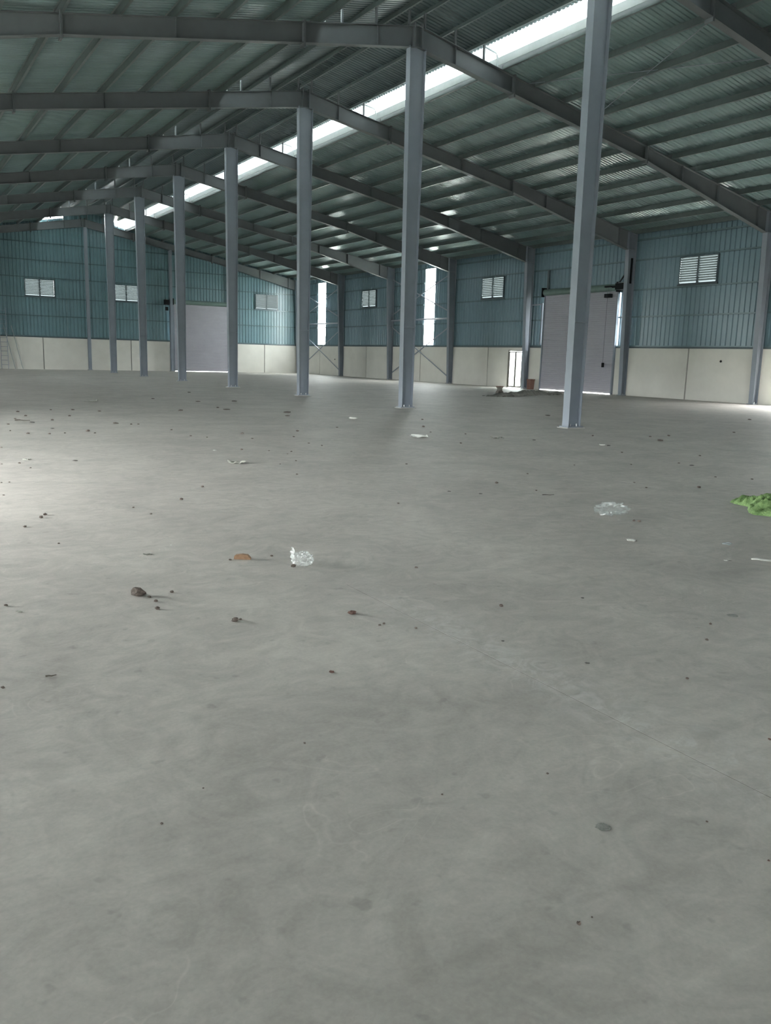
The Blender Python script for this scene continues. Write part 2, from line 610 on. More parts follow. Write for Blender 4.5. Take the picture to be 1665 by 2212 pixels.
# far gable columns
gz = lambda x: ZT(x) - .46
GL = {0.1: 'slim grey column on the far gable wall directly under the ridge',
      6.25: 'slim grey column on the far gable wall at the left edge of its roller door',
      11.45: 'slim grey column on the far gable wall at the right edge of its roller door',
      -6.25: 'slim grey column on the far gable wall beside the wall ladder',
      -11.45: 'slim grey column on the far gable wall left of the wall ladder'}
for x, lab in GL.items():
    o = empty('gable_column', (x, 64.05, 0))
    column_parts(o, gz(x) - (.10 if abs(x) < 1 else 0), .26, .26, .20, axis='y', splice=None)
    tag(o, lab, 'column', 'far gable columns')

# side wall columns: straight outer flange, inner flange leaning inwards
def side_column():
    root = empty('wall_column')
    m = M['steel']
    xo, h = 17.28, ZT(17.0)
    xb, xt = 17.00, 16.73
    t = .014
    MB().ext([(xo, .04), (xo, ZT(xo)), (xo - t, ZT(xo)), (xo - t, .04)], 'y', -.11, .11).build('outer_flange', m, root)
    MB().ext([(xb, .04), (xt, ZT(xt)), (xt + t, ZT(xt)), (xb + t, .04)], 'y', -.11, .11).build('inner_flange', m, root)
    MB().ext([(xb + t, .04), (xo - t, .04), (xo - t, ZT(xo)), (xt + t, ZT(xt))], 'y', -.005, .005).build('web', m, root)
    MB().ext([(xt, ZT(xt)), (xo, ZT(xo)), (xo, ZT(xo) - .014), (xt, ZT(xt) - .014)], 'y', -.11, .11).build('cap_plate', m, root)
    z = ZT(16.72) - .80
    MB().box(xt + .02, xo - t, -.10, .10, z, z + .014).build('stiffener', m, root)
    MB().box(xb - .06, xo, -.15, .15, 0, .03).build('base_plate', m, root)
    for y in (-.09, .09):
        MB().tube([(xb + .1, y, .03), (xb + .1, y, .09)], .014, 8).build('anchor_bolt', M['bolt'], root)
    return root


sc0 = side_column()
SL = {1: 'grey tapered wall column nearest the camera on the right wall', 2: 'grey tapered wall column cut by the right edge of the photo',
      3: 'grey tapered wall column right of the large grey roller door on the right wall',
      4: 'grey tapered wall column between the glazed exit door and the roller door',
      5: 'grey tapered wall column at the near side of the nearer bright daylight strip',
      6: 'grey tapered wall column beyond the nearer bright daylight strip',
      7: 'grey tapered wall column just in front of the farther bright daylight strip',
      8: 'grey tapered wall column in the far corner of right wall and gable'}
for k in range(1, 9):
    o = sc0 if k == 1 else copy_tree(sc0)
    o.location = (0, FY(k), 0)
    tag(o, SL[k], 'column', 'right wall columns')

# ------------------------------------------------------------------ walls
def free_spans(lo, hi, holes):
    out, z = [], lo
    for a, b in sorted(holes):
        if a > z + .01:
            out.append((z, a))
        z = max(z, b)
    if hi is None or z < hi - .01:
        out.append((z, hi))
    return out


def clad(axis, face, sign, a0, a1, z0, ztop, holes, m, parent):
    cuts = sorted({a0, a1} | {min(max(h[i], a0), a1) for h in holes for i in (0, 1)})
    for p, q in zip(cuts, cuts[1:]):
        if q - p < .01:
            continue
        hs = [(h[2], h[3]) for h in holes if h[0] < (p + q) / 2 < h[1]]
        for za, zb in free_spans(z0, None, hs):
            wall_sheet('cladding_sheet', axis, face, sign, p, q, za, ztop if zb is None else zb, m, parent)


def girt(axis, inner, outer, a0, a1, z, parent, m):
    """light C section girt, lips down"""
    lo, hi = min(inner, outer), max(inner, outer)
    t, hgt = .004, .065
    mb = MB()
    for (p, q, za, zb) in ((lo, hi, z + hgt - 2 * t, z + hgt), (lo if inner < outer else hi - 2 * t, lo + 2 * t if inner < outer else hi, z, z + hgt), (lo, hi, z, z + 2 * t)):
        if axis == 'y':
            mb.box(p, q, a0, a1, za, zb)
        else:
            mb.box(a0, a1, p, q, za, zb)
    mb.build('girt', m, parent)


def panels(axis, face, out, spans, parent, m=M['cream']):
    for (p0, p1), (q0, q1) in zip(spans, spans[1:]):
        if .01 < q0 - p1 < .1:                      # recessed grey joint post between two panels
            lo, hi = min(face + out * .25, face + out * .8), max(face + out * .25, face + out * .8)
            if axis == 'y':
                MB().box(lo, hi, p1, q0, 0, ZW).build('joint_post', M['joint'], parent)
            else:
                MB().box(p1, q0, lo, hi, 0, ZW).build('joint_post', M['joint'], parent)
    for a0, a1 in spans:
        lo, hi = min(face, face + out), max(face, face + out)
        if axis == 'y':
            MB().box(lo, hi, a0, a1, 0, ZW).build('wall_panel', m, parent)
        else:
            MB().box(a0, a1, lo, hi, 0, ZW).build('wall_panel', m, parent)


GZ = (3.68, 4.92, 6.28)
wr = setting(empty('wall_right'), 'right side wall of teal ribbed sheet above cream panels')
LOUV_R = {2: 24.65, 4: 38.82, 6: 52.96}
D1 = (29.05, 34.22)                # roller door
ED = (35.92, 37.05, 2.05)          # glazed exit door
OPEN_R = (15.3, 19.7, 1.5)         # open roller door just outside the picture
for b in range(-3, 8):
    ya = YB if b == -3 else FY(b)
    yb = YE + 0.15 if b == 7 else FY(b + 1)
    mid = (ya + yb) / 2
    holes, breaks = [], []
    psp = [(ya + .006, mid - .035), (mid + .035, yb - .006)]
    if b in LOUV_R:
        c = LOUV_R[b]
        holes.append((c - .99, c + .99, 5.07, 6.23))
    if b == 1:
        MB().box(17.30, 17.44, OPEN_R[0], OPEN_R[1], OPEN_R[2], ZW).build('lintel', M['cream'], wr)
        psp = [(ya + .006, OPEN_R[0]), (OPEN_R[1], yb - .006)]
        pass
    if b == 3:
        holes += [(D1[0] + .07, D1[1] - .1, 0, 5.0), (28.52, 28.72, 2.36, 4.55)]
        psp = [(ya + .006, 28.62), (28.66, D1[0] - .02), (D1[1] + .02, yb - .006)]
        breaks = [(D1[0] - .02, D1[1] + .02, 5.0)]
        MB().box(17.40, 17.404, 28.52, 28.72, 2.36, 4.55).build('daylight_strip', M['strip'], wr)
    if b == 4:
        psp = [(ya + .006, ED[0] - .06), (ED[1] + .06, mid - .035), (mid + .035, yb - .006)]
    if b in (5, 7):
        sa, sb = {5: (44.75, 45.85), 7: (59.82, 61.08)}[b]
        holes.append((sa, sb, 2.36, 7.25))
        breaks = [(sa - .04, sb + .04, 9)]
        MB().box(17.405, 17.410, sa, sb, 2.36, 7.25).build('daylight_strip', M['strip'], wr)
    clad('y', 17.40, 1, ya, yb, ZW, ZR(17.42) + .01, holes, M['teal'], wr)
    panels('y', XW, .14, psp, wr)
    for z in GZ:
        sp = [(ya, yb)]
        for (p, q, zt) in breaks:
            if z < zt:
                sp = [(ya, p), (q, yb)]
        for p, q in sp:
            girt('y', 17.30, 17.395, p, q, z, wr, M['girt'])
    sp = [(ya, yb)]
    for (p, q, zt) in breaks:
        sp = [(ya, p), (q, yb)] if zt < 9 else sp
    for p, q in sp:
        MB().box(17.285, 17.40, p, q, ZW, ZW + .075).build('flashing', M['darktrim'], wr)
        MB().box(17.29, 17.395, p, q, ZW + .08, ZW + .13).build('sill_rail', M['girt'], wr)
    if b == 4:
        MB().box(XW, XW + .14, ED[0] - .06, ED[1] + .06, ED[2] + .05, ZW).build('lintel', M['cream'], wr)
    MB().box(17.30, 17.39, ya, yb, 7.18, 7.26).build('eave_strut', M['girt'], wr)
MB().tube([(XW - .03, 23.02, 1.72), (XW + .02, 23.02, 1.72)], .05, 8).build('anchor_hole', M['black'], wr)
MB().tube([(XW - .03, 57.95, 1.25), (XW + .02, 57.95, 1.25)], .045, 8).build('anchor_hole', M['black'], wr)

wl = setting(empty('wall_left'), 'left side wall of teal ribbed sheet above cream panels, mostly out of view')
OPEN_L = {0: (8.0, 12.6, 1.75), 3: (29.0, 34.2, 1.3)}
STRIP_L = {5: (44.75, 45.85), 7: (59.82, 61.08), 1: (17.0, 18.1), -1: (3.2, 3.5)}  # the last, narrow strip is added to brighten the near floor
for b in range(-3, 8):
    ya = YB if b == -3 else FY(b)
    yb = YE + 0.15 if b == 7 else FY(b + 1)
    mid = (ya + yb) / 2
    holes = []
    psp = [(ya + .006, mid - .035), (mid + .035, yb - .006)]
    if b in OPEN_L:
        p, q, zt = OPEN_L[b]
        p, q = max(p, ya + .1), min(q, yb - .1)
        holes.append((p, q, ZW, zt))
        psp = [(ya + .006, p), (q, yb - .006)]
        if zt < ZW:
            MB().box(-17.44, -17.30, p, q, zt, ZW).build('lintel', M['cream'], wl)
    if b in STRIP_L:
        p, q = STRIP_L[b]
        holes.append((p, q, 2.36, 7.25))
        MB().box(-17.410, -17.405, p, q, 2.36, 7.25).build('daylight_strip', M['strip'], wl)
    clad('y', -17.40, -1, ya, yb, ZW, ZR(17.42) + .01, holes, M['teal'], wl)
    panels('y', -XW, -.14, psp, wl)

wb = setting(empty('wall_back'), 'gable wall behind the camera')
OPEN_B = (-13.0, -9.0, 2.6)
clad('x', YB, -1, -17.45, 17.45, ZW, lambda x: (ZM(x) if abs(x) < 1.3 else ZR(x)) + .01, [(OPEN_B[0], OPEN_B[1], ZW, OPEN_B[2])], M['gable'], wb)
panels('x', YB + .10, -.14, [(-17.3, OPEN_B[0]), (OPEN_B[1], 17.3)], wb)

wf = setting(empty('wall_far'), 'far gable wall of teal ribbed sheet above cream panels')
D2 = (6.48, 11.15)
LOUV_F = (-3.1, 2.95, 14.3)
fh = [(c - .99, c + .99, 5.13, 6.29) for c in LOUV_F] + [(D2[0], D2[1], 0, 5.1)]
xs = [-17.45, -11.45, -6.25, 0.1, 2.3, 6.25, 11.45, 17.45]
def gable_top(x):
    return ZM(x) + .01 if -1.29 < x < 2.29 else ZR(x) + .01
for p, q in zip(xs, xs[1:]):
    cuts = [p, q]
    if p < -1.3 < q:
        cuts = [p, -1.3, q]
    for pp, qq in zip(cuts, cuts[1:]):
        clad('x', YE + .10, 1, pp, qq, ZW, gable_top, fh, M['gable'], wf)
FJ = [-17.3, -14.4, -11.45, -8.8, -6.25, -3.05, 0.1, 3.2, 6.25]
panels('x', YE, .14, [(a + .035, b - .035) for a, b in zip(FJ, FJ[1:])] + [(6.256, D2[0] - .02), (D2[1] + .02, 11.444), (11.456, 14.06), (14.13, 17.3)], wf)
for z in (3.74, 5.0, 6.38, 7.56, 8.76):
    xe = min(17.3, (10.1 - z) / .185)
    segs = [(-xe, xe)] if z > 5.1 else [(-xe, D2[0] - .02), (D2[1] + .02, xe)]
    for a, b in segs:
        cs = [a] + [c for c in (-11.45, -6.25, 0.1, 6.25, 11.45) if a < c < b] + [b]
        for p, q in zip(cs, cs[1:]):
            girt('x', YE, YE + .095, p, q, z, wf, M['girt'])
for p, q in ((-17.3, -11.45), (-11.45, -6.25), (-6.25, .1), (.1, 6.25), (6.25, D2[0] - .02), (D2[1] + .02, 17.3)):
    MB().box(p, q, YE - .015, YE + .10, ZW, ZW + .075).build('flashing', M['darktrim'], wf)
    MB().box(p, q, YE - .01, YE + .09, ZW + .08, ZW + .13).build('sill_rail', M['girt'], wf)

# ------------------------------------------------------------------ louvred vents (windows)
def louvre():
    w, h = 2.0, 1.18
    root = empty('window_1')
    for x0, x1, z0, z1 in ((-w / 2, w / 2, 0, .04), (-w / 2, w / 2, h - .04, h), (-w / 2, -w / 2 + .04, .04, h - .04), (w / 2 - .04, w / 2, .04, h - .04)):
        MB().box(x0, x1, -.03, .10, z0, z1).build('frame', M['darktrim'], root)
    MB().box(-.035, .035, -.035, .10, .04, h - .04).build('mullion', M['darktrim'], root)
    n = 11
    pit = (h - .08) / n
    sm = None
    for s in (-1, 1):
        for i in range(n):
            if sm is None:
                o = MB().add([(x, y, z) for x in (-.462, .462) for y, z in ((-.024, .102), (-.022, .090), (.055, -.036), (.060, -.046))], [(0, 1, 5, 4), (1, 2, 6, 5), (2, 3, 7, 6)]).build('slat', M['slat'], root)
                sm = o.data
            else:
                o = put('slat', sm, root)
            o.location = (s * .495, 0, .04 + pit * (i + .35))
    MB().box(-w / 2 - .05, w / 2 + .05, -.035, .04, -.07, 0).build('sill', M['darktrim'], root)
    return root


lv = louvre()
wins = [((17.33, LOUV_R[2], 5.06), -math.pi / 2, 'louvred vent on the right wall nearest the camera'),
        ((17.33, LOUV_R[4], 5.06), -math.pi / 2, 'louvred vent on the right wall above the exit door bay'),
        ((17.33, LOUV_R[6], 5.06), -math.pi / 2, 'louvred vent on the right wall between the two daylight strips'),
        ((LOUV_F[0], YE + .03, 5.12), 0, 'louvred vent on the far gable left of the ridge column'),
        ((LOUV_F[1], YE + .03, 5.12), 0, 'louvred vent on the far gable right of the ridge column'),
        ((LOUV_F[2], YE + .03, 5.12), 0, 'louvred vent on the far gable near the far right corner')]
for i, (loc, rz, lab) in enumerate(wins):
    o = lv if i == 0 else copy_tree(lv)
    o.name = 'window_%d' % (i + 1)
    o.location = loc
    o.rotation_euler = (0, 0, rz)
    setting(o, lab)

# ------------------------------------------------------------------ roller doors
def roller_door(name, w, h, lab, gap=.04):
    """local: width along x, inside is -y"""
    root = setting(empty(name), lab)
    pitch = .105
    pts = []
    z = gap + .06
    while z < h:
        pts += [(-.012, z), (-.020, z + .02), (-.020, z + .075), (-.012, z + .095)]
        z += pitch
    pts.append((-.012, h + .05))
    n = len(pts)
    vs = [(x, y, zz) for x in (-w / 2 - .04, w / 2 + .04) for y, zz in pts]
    MB().add(vs, [(i, i + 1, n + i + 1, n + i) for i in range(n - 1)]).build('shutter_curtain', M['curtain'], root)
    MB().box(-w / 2, w / 2, -.03, .01, gap, gap + .07).build('bottom_bar', M['curtain'], root)
    for s in (-1, 1):
        MB().box(s * (w / 2 + .045) - .035, s * (w / 2 + .045) + .035, -.06, .06, 0, h + .1).build('guide_rail', M['steel'], root)
    MB().tube([(-w / 2 - .05, -.02, h + .18), (w / 2 + .05, -.02, h + .18)], .17, 20).build('shutter_barrel', M['barrel'], root, smooth=False)
    for s in (-1, 1):
        MB().box(s * (w / 2 + .09) - .015, s * (w / 2 + .09) + .015, -.24, .16, h - .05, h + .42).build('end_bracket', M['black'], root)
    return root


d1 = roller_door('door_1', D1[1] - D1[0] - .10, 4.95, 'large grey roller shutter on the right wall')
d1.location = (17.24, (D1[0] + D1[1]) / 2, 0)
d1.rotation_euler = (0, 0, -math.pi / 2)
d2 = roller_door('door_2', D2[1] - D2[0] - .12, 5.1, 'large grey roller shutter on the far gable wall', .025)
d2.location = ((D2[0] + D2[1]) / 2, YE - .06, 0)

# motor and hanging control of the right wall shutter
mo = empty('shutter_motor', (17.10, 28.90, 5.15))
MB().box(-.20, .16, -.42, .10, -.16, .14).build('motor_body', M['black'], mo)
MB().tube([(-.02, .10, 0), (-.02, .42, 0)], .06, 12).build('drive_shaft', M['black'], mo)
MB().box(-.05, .05, -.62, -.42, .16, .20).box(-.05, .05, -.62, .20, .14, .18).build('support_arm', M['galv'], mo)
MB().bar((0, -.62, .95), (0, .05, .16), .05, .05).build('brace', M['black'], mo)
MB().box(-.04, .04, -.68, -.60, .10, 1.25).build('post', M['black'], mo)
MB().tube([(-.05, .55, .02), (-.05, .55, -.32)], .012, 6).tube([(-.05, .70, .02), (-.05, .70, -.32)], .012, 6).build('chain', M['galv'], mo)
MB().box(-.16, .06, .42, .82, -.02, .05).build('chain_guide', M['black'], mo)
MB().box(-.16, .06, .46, .80, -.50, -.32).box(-.20, -.16, .52, .74, -.46, -.36).build('chain_block', M['black'], mo)
MB().tube([(-.10, .63, -.5), (-.10, .64, -2.0), (-.11, .62, -3.62)], .006, 6).build('cable', M['black'], mo)
MB().box(-.15, -.06, .57, .66, -3.84, -3.62).build('pendant_control', M['black'], mo)
tag(mo, 'black shutter motor with a cable and pendant control beside the right wall roller door', 'motor')

mo2 = empty('shutter_motor', (5.88, YE - .36, 5.2))
MB().box(-.16, .16, -.16, .16, -.18, .18).build('motor_body', M['black'], mo2)
MB().tube([(.16, 0, 0), (.185, 0.02, 0)], .05, 10).build('drive_shaft', M['black'], mo2)
MB().box(-.05, .05, -.05, .28, .18, .24).build('support_arm', M['galv'], mo2)
MB().box(-.12, .06, -.20, -.02, -.62, -.36).build('chain_block', M['black'], mo2)
MB().tube([(-.03, -.11, -.18), (-.03, -.11, -.36)], .012, 6).build('chain', M['galv'], mo2)
tag(mo2, 'small black shutter motor at the top corner of the far gable roller door', 'motor')

# steel jamb frame left of the right wall roller door
MB().box(17.18, 17.26, 34.36, 34.42, 2.4, 4.6).box(17.18, 17.26, 34.42, 35.2, 4.5, 4.56).build('jamb_frame', M['steel'], wr)
MB().box(17.20, 17.30, 33.98, 34.10, 5.3, 6.28).build('jamb_post', M['darktrim'], wr)

# ------------------------------------------------------------------ glazed exit door
ed = setting(empty('door_3', (17.36, (ED[0] + ED[1]) / 2, 0)), 'narrow glazed exit door with two leaves in the right wall')
hw = (ED[1] - ED[0]) / 2
for y0, y1, z0, z1 in ((-hw - .05, -hw, 0, ED[2] + .05), (hw, hw + .05, 0, ED[2] + .05), (-hw, hw, ED[2], ED[2] + .05)):
    MB().box(-.05, .05, y0, y1, z0, z1).build('door_frame', M['bronze'], ed)
for s in (-1, 1):
    c = s * hw / 2
    leaf = MB().box(-.02, .02, c - hw / 2 + .004, c - hw / 2 + .062, .02, ED[2] - .02).box(-.02, .02, c + hw / 2 - .062, c + hw / 2 - .004, .02, ED[2] - .02)
    leaf.box(-.02, .02, c - hw / 2 + .062, c + hw / 2 - .062, .02, .10).box(-.02, .02, c - hw / 2 + .062, c + hw / 2 - .062, ED[2] - .08, ED[2] - .02)
    lf = leaf.build('door_leaf', M['bronze'], ed)
    MB().box(-.003, .003, c - hw / 2 + .062, c + hw / 2 - .062, .10, ED[2] - .08).build('pane', M['glass'], lf)
MB().tube([(-.06, .05, .95), (-.06, .05, 1.20)], .012, 8).box(-.06, -.02, .045, .055, .96, .98).box(-.06, -.02, .045, .055, 1.17, 1.19).build('handle', M['black'], ed)

# ------------------------------------------------------------------ wall bracing in two bays
for k, lab in ((5, 'steel cross bracing with a mid strut across the nearer bright daylight strip'),
               (7, 'steel cross bracing with a mid strut across the farther bright daylight strip')):
    ya, yb = FY(k) + .11, FY(k + 1) - .11
    o = empty('cross_bracing', (17.12, ya, 0))
    L_ = yb - ya
    MB().tube([(0, 0, 4.0), (0, L_, 4.0)], .05, 12).build('strut', M['steel'], o)
    for za, zb, off in ((.42, 3.62, -.03), (3.55, .40, .03), (4.38, 6.75, -.03), (6.75, 4.38, .03)):
        MB().bar((off, 0, za), (off, L_, zb), .07, .02).build('brace', M['steel'], o)
    tag(o, lab, 'bracing', 'wall cross bracing')

# ------------------------------------------------------------------ ladder and poles on the far gable
ld = empty('wall_ladder', (-5.68, YE - .32, 0))
for s in (-1, 1):
    MB().box(s * .22 - .015, s * .22 + .015, -.03, .03, 0, 4.2).build('rail', M['steel'], ld)
rm = None
for i in range(13):
    z = .3 + .31 * i
    if rm is None:
        q = MB().tube([(-.205, 0, 0), (.205, 0, 0)], .014, 8).build('rung', M['steel'], ld)
        rm = q.data
    else:
        q = put('rung', rm, ld)
    q.location = (0, 0, z)
tag(ld, 'thin grey ladder standing at the left end of the far gable wall', 'ladder')
for dx, lab in ((0, 'slim pole leaning on the far gable wall, the one closer to the ladder'), (.5, 'slim pole leaning on the far gable wall, the one farther from the ladder')):
    o = MB().tube([(0, 0, .018), (-.42, .14, 2.1), (-.60, .20, 3.0)], .022, 8).build('leaning_pole', M['galv'])
    o.location = (-5.02 + dx, YE - .31, 0)
    tag(o, lab, 'pole')

# ------------------------------------------------------------------ bin, stub, dirt heap by the exit door
bn = empty('rusty_bin', (16.85, 34.55, 0))
m = MB()
for (a, b, t) in ((.13, .155, 0),):
    lo = [(-a, -a, 0), (a, -a, 0), (a, a, 0), (-a, a, 0)]
    hi = [(-b, -b, .54), (b, -b, .54), (b, b, .54), (-b, b, .54)]
    li = [(-b + .02, -b + .02, .54), (b - .02, -b + .02, .54), (b - .02, b - .02, .54), (-b + .02, b - .02, .54)]
    bi = [(-a + .02, -a + .02, .02), (a - .02, -a + .02, .02), (a - .02, a - .02, .02), (-a + .02, a - .02, .02)]
    f = [(3, 2, 1, 0)]
    for i in range(4):
        j = (i + 1) % 4
        f += [(i, j, 4 + j, 4 + i), (4 + i, 4 + j, 8 + j, 8 + i), (8 + i, 8 + j, 12 + j, 12 + i)]
    f.append((12, 13, 14, 15))
    m.add(lo + hi + li + bi, f)
m.build('body', M['rust'], bn)
MB().box(-.168, .168, -.168, -.155, .50, .55).box(-.168, .168, .155, .168, .50, .55).box(-.168, -.155, -.155, .155, .50, .55).box(.155, .168, -.155, .155, .50, .55).build('rim', M['rust'], bn)
tag(bn, 'rusty brown square bin at the foot of the column beside the exit door', 'bin')

st = empty('concrete_stub', (10.94, 30.0, 0))
MB().ext([(-.16, 0), (.16, 0), (.13, .10), (.08, .13), (.07, .24), (.12, .27), (.12, .31), (-.12, .31), (-.12, .27), (-.07, .24), (-.08, .13), (-.13, .10)], 'y', -.1, .1).build('pedestal', M['stump'], st)
MB().box(-.14, .14, -.13, .13, .31, .34).build('cap', M['rust'], st)
tag(st, 'small waisted stub standing behind the left end of the dirt heap', 'stub')


def heap():
    rnd = random.Random(5)
    p, q = Vector((8.3, 27.55, 0)), Vector((14.3, 29.5, 0))
    d = (q - p)
    L_ = d.length
    d.normalize()
    nrm = Vector((-d.y, d.x, 0))
    nu, nv = 90, 18
    vs, fs = [], []
    for i in range(nu + 1):
        for j in range(nv + 1):
            u, v = i / nu, j / nv * 2 - 1
            wid = .62 * (math.sin(math.pi * min(1, max(0, u))) ** .35) * (.75 + .35 * noise.noise((u * 9, 1.3, 0)))
            P = p + d * (u * L_) + nrm * v * max(.02, wid)
            e = max(0, 1 - v * v) * (math.sin(math.pi * u) ** .4 if 0 < u < 1 else 0)
            hgt = e * (.15 + .14 * noise.noise((P.x * 1.6, P.y * 1.6, 0)) + .05 * noise.noise((P.x * 7, P.y * 7, 3)))
            vs.append((P.x - 11.3, P.y - 28.5, max(.0005, hgt)))
    for i in range(nu):
        for j in range(nv):
            a = i * (nv + 1) + j
            fs.append((a, a + 1, a + nv + 2, a + nv + 1))
    root = MB().add(vs, fs).build('dirt_heap', M['heap'], smooth=True)
    root.location = (11.3, 28.5, 0)
    m = MB()
    for n in range(70):
        u = rnd.random()
        P = p + d * (u * L_) + nrm * rnd.uniform(-.55, .55)
        s = rnd.uniform(.02, .06)
        a = rnd.uniform(0, 3)
        zz = s * .4
        vv = [(P.x - 11.3 + s * math.cos(a + k * 1.05) * rnd.uniform(.7, 1.2), P.y - 28.5 + s * math.sin(a + k * 1.05) * rnd.uniform(.7, 1.2), z) for z in (0, zz * 2) for k in range(6)]
        m.add(vv, [tuple(range(5, -1, -1)), tuple(range(6, 12))] + [(k, (k + 1) % 6, 6 + (k + 1) % 6, 6 + k) for k in range(6)])
    r = m.build('rubble', M['heap'], root)
    r['kind'] = 'stuff'
    tag(root, 'long low heap of dark dirt and rubble before the right wall roller door', 'dirt heap')


heap()

# ------------------------------------------------------------------ litter on the floor
def blob(rnd, w, flat=.55, sub=2, rough=.35, freq=1.6):
    bm = bmesh.new()
    bmesh.ops.create_icosphere(bm, subdivisions=sub, radius=1)
    off = Vector((rnd.uniform(0, 50), rnd.uniform(0, 50), rnd.uniform(0, 50)))
    ax = rnd.uniform(.65, 1.0)
    for v in bm.verts:
        n = noise.noise(v.co * freq + off) + .5 * noise.noise(v.co * freq * 2.7 + off)
        v.co *= 1 + rough * n
        v.co.y *= ax
        v.co.z *= flat
    zmin = min(v.co.z for v in bm.verts)
    xs = [v.co.x for v in bm.verts]
    s = w / (max(xs) - min(xs))
    for v in bm.verts:
        v.co.z = max(v.co.z - zmin * .75, 0)
        v.co *= s
    return bm


def finish(bm, name, m, smooth=False):
    me = bpy.data.meshes.new(name)
    bm.to_mesh(me)
    bm.free()
    if smooth:
        me.polygons.foreach_set('use_smooth', [True] * len(me.polygons))
    me.materials.append(m)
    return put(name, me)


def sheet_mesh(rnd, w, d, lift, curl=1.0, n=8, thick=.0012):
    """a crumpled piece of thin sheet lying on the floor"""
    off = rnd.uniform(0, 90)
    top = []
    for i in range(n + 1):
        for j in range(n + 1):
            u, v = i / n - .5, j / n - .5
            e = 1 + .25 * noise.noise((u * 3 + off, v * 3, 1))
            z = lift * (.25 + .75 * abs(noise.noise((u * 2.2 + off, v * 2.2, 7)) * 1.6) + curl * u * u * 1.2)
            top.append((u * w * e, v * d * e, z))
    zm = min(p[2] for p in top)
    top = [(x, y, z - zm + thick + .0006) for x, y, z in top]
    bot = [(x, y, z - thick) for x, y, z in top]
    N = (n + 1) ** 2
    f = []
    for i in range(n):
        for j in range(n):
            a = i * (n + 1) + j
            f += [(a, a + 1, a + n + 2, a + n + 1), (N + a, N + a + n + 1, N + a + n + 2, N + a + 1)]
    edge = [i * (n + 1) for i in range(n + 1)] + [n * (n + 1) + j for j in range(1, n + 1)] + [i * (n + 1) + n for i in range(n - 1, -1, -1)] + [j for j in range(n - 1, 0, -1)]
    f += [(edge[k], edge[(k + 1) % len(edge)], N + edge[(k + 1) % len(edge)], N + edge[k]) for k in range(len(edge))]
    return MB().add(top + bot, f)


RND = random.Random(21)
VIEW = math.atan2(0.5206, 0.8336)       # floor bits lie roughly across the hall


def litter(kind, x, y, w, label):
    rnd = RND
    if kind == 'clod':
        o = finish(blob(rnd, w, .62, 2, .45), 'dirt_clod', M['clod']); cat = 'dirt clod'
    elif kind == 'redclod':
        o = finish(blob(rnd, w, .5, 2, .6, 2.4), 'clay_clod', M['redclod']); cat = 'dirt clod'
    elif kind == 'chip':
        o = finish(blob(rnd, w, .22, 2, .5), 'dark_chip', M['chip']); cat = 'chip'
    elif kind == 'white':
        o = finish(blob(rnd, w, .26, 2, .6, 2.2), 'white_scrap', M['paper']); cat = 'scrap'
    elif kind == 'mud':
        o = finish(blob(rnd, w, .07, 3, .35, 2.0), 'mud_print', M['mud']); cat = 'mud'
    elif kind == 'sheet':
        o = sheet_mesh(rnd, w, w * .55, w * .22).build('crumpled_scrap', M['scrap']); cat = 'scrap'
    elif kind == 'sheetw':
        o = sheet_mesh(rnd, w, w * .6, w * .14).build('paper_sheet', M['paper']); cat = 'paper'
    elif kind == 'twig':
        h = w / 2
        r0 = max(.004, w * .035)
        o = MB().tube([(-h, 0, r0 + .001), (-h * .4, .02 * w, r0 * 1.6), (h * .2, -.03 * w, r0 + .001), (h, .05 * w, r0 + .004)], r0, 6, r0 * .5).build('twig', M['twig']); cat = 'twig'
        MB().tube([(h * .1, -.02 * w, r0 + .002), (h * .45, -.14 * w, r0 + .006)], r0 * .5, 5, r0 * .3).build('side_shoot', M['twig'], o)
    elif kind == 'wire':
        pts = [(w * .5 * math.cos(t * .52) * (1 - .02 * t), w * .42 * math.sin(t * .52), .006 + .004 * math.sin(t)) for t in range(11)]
        o = MB().tube(pts, .005, 6).build('wire_loop', M['galv']); cat = 'wire'
    o.location = (x, y, 0)
    o.rotation_euler = (0, 0, -VIEW + rnd.uniform(-.35, .35))
    tag(o, label, cat)
    return o


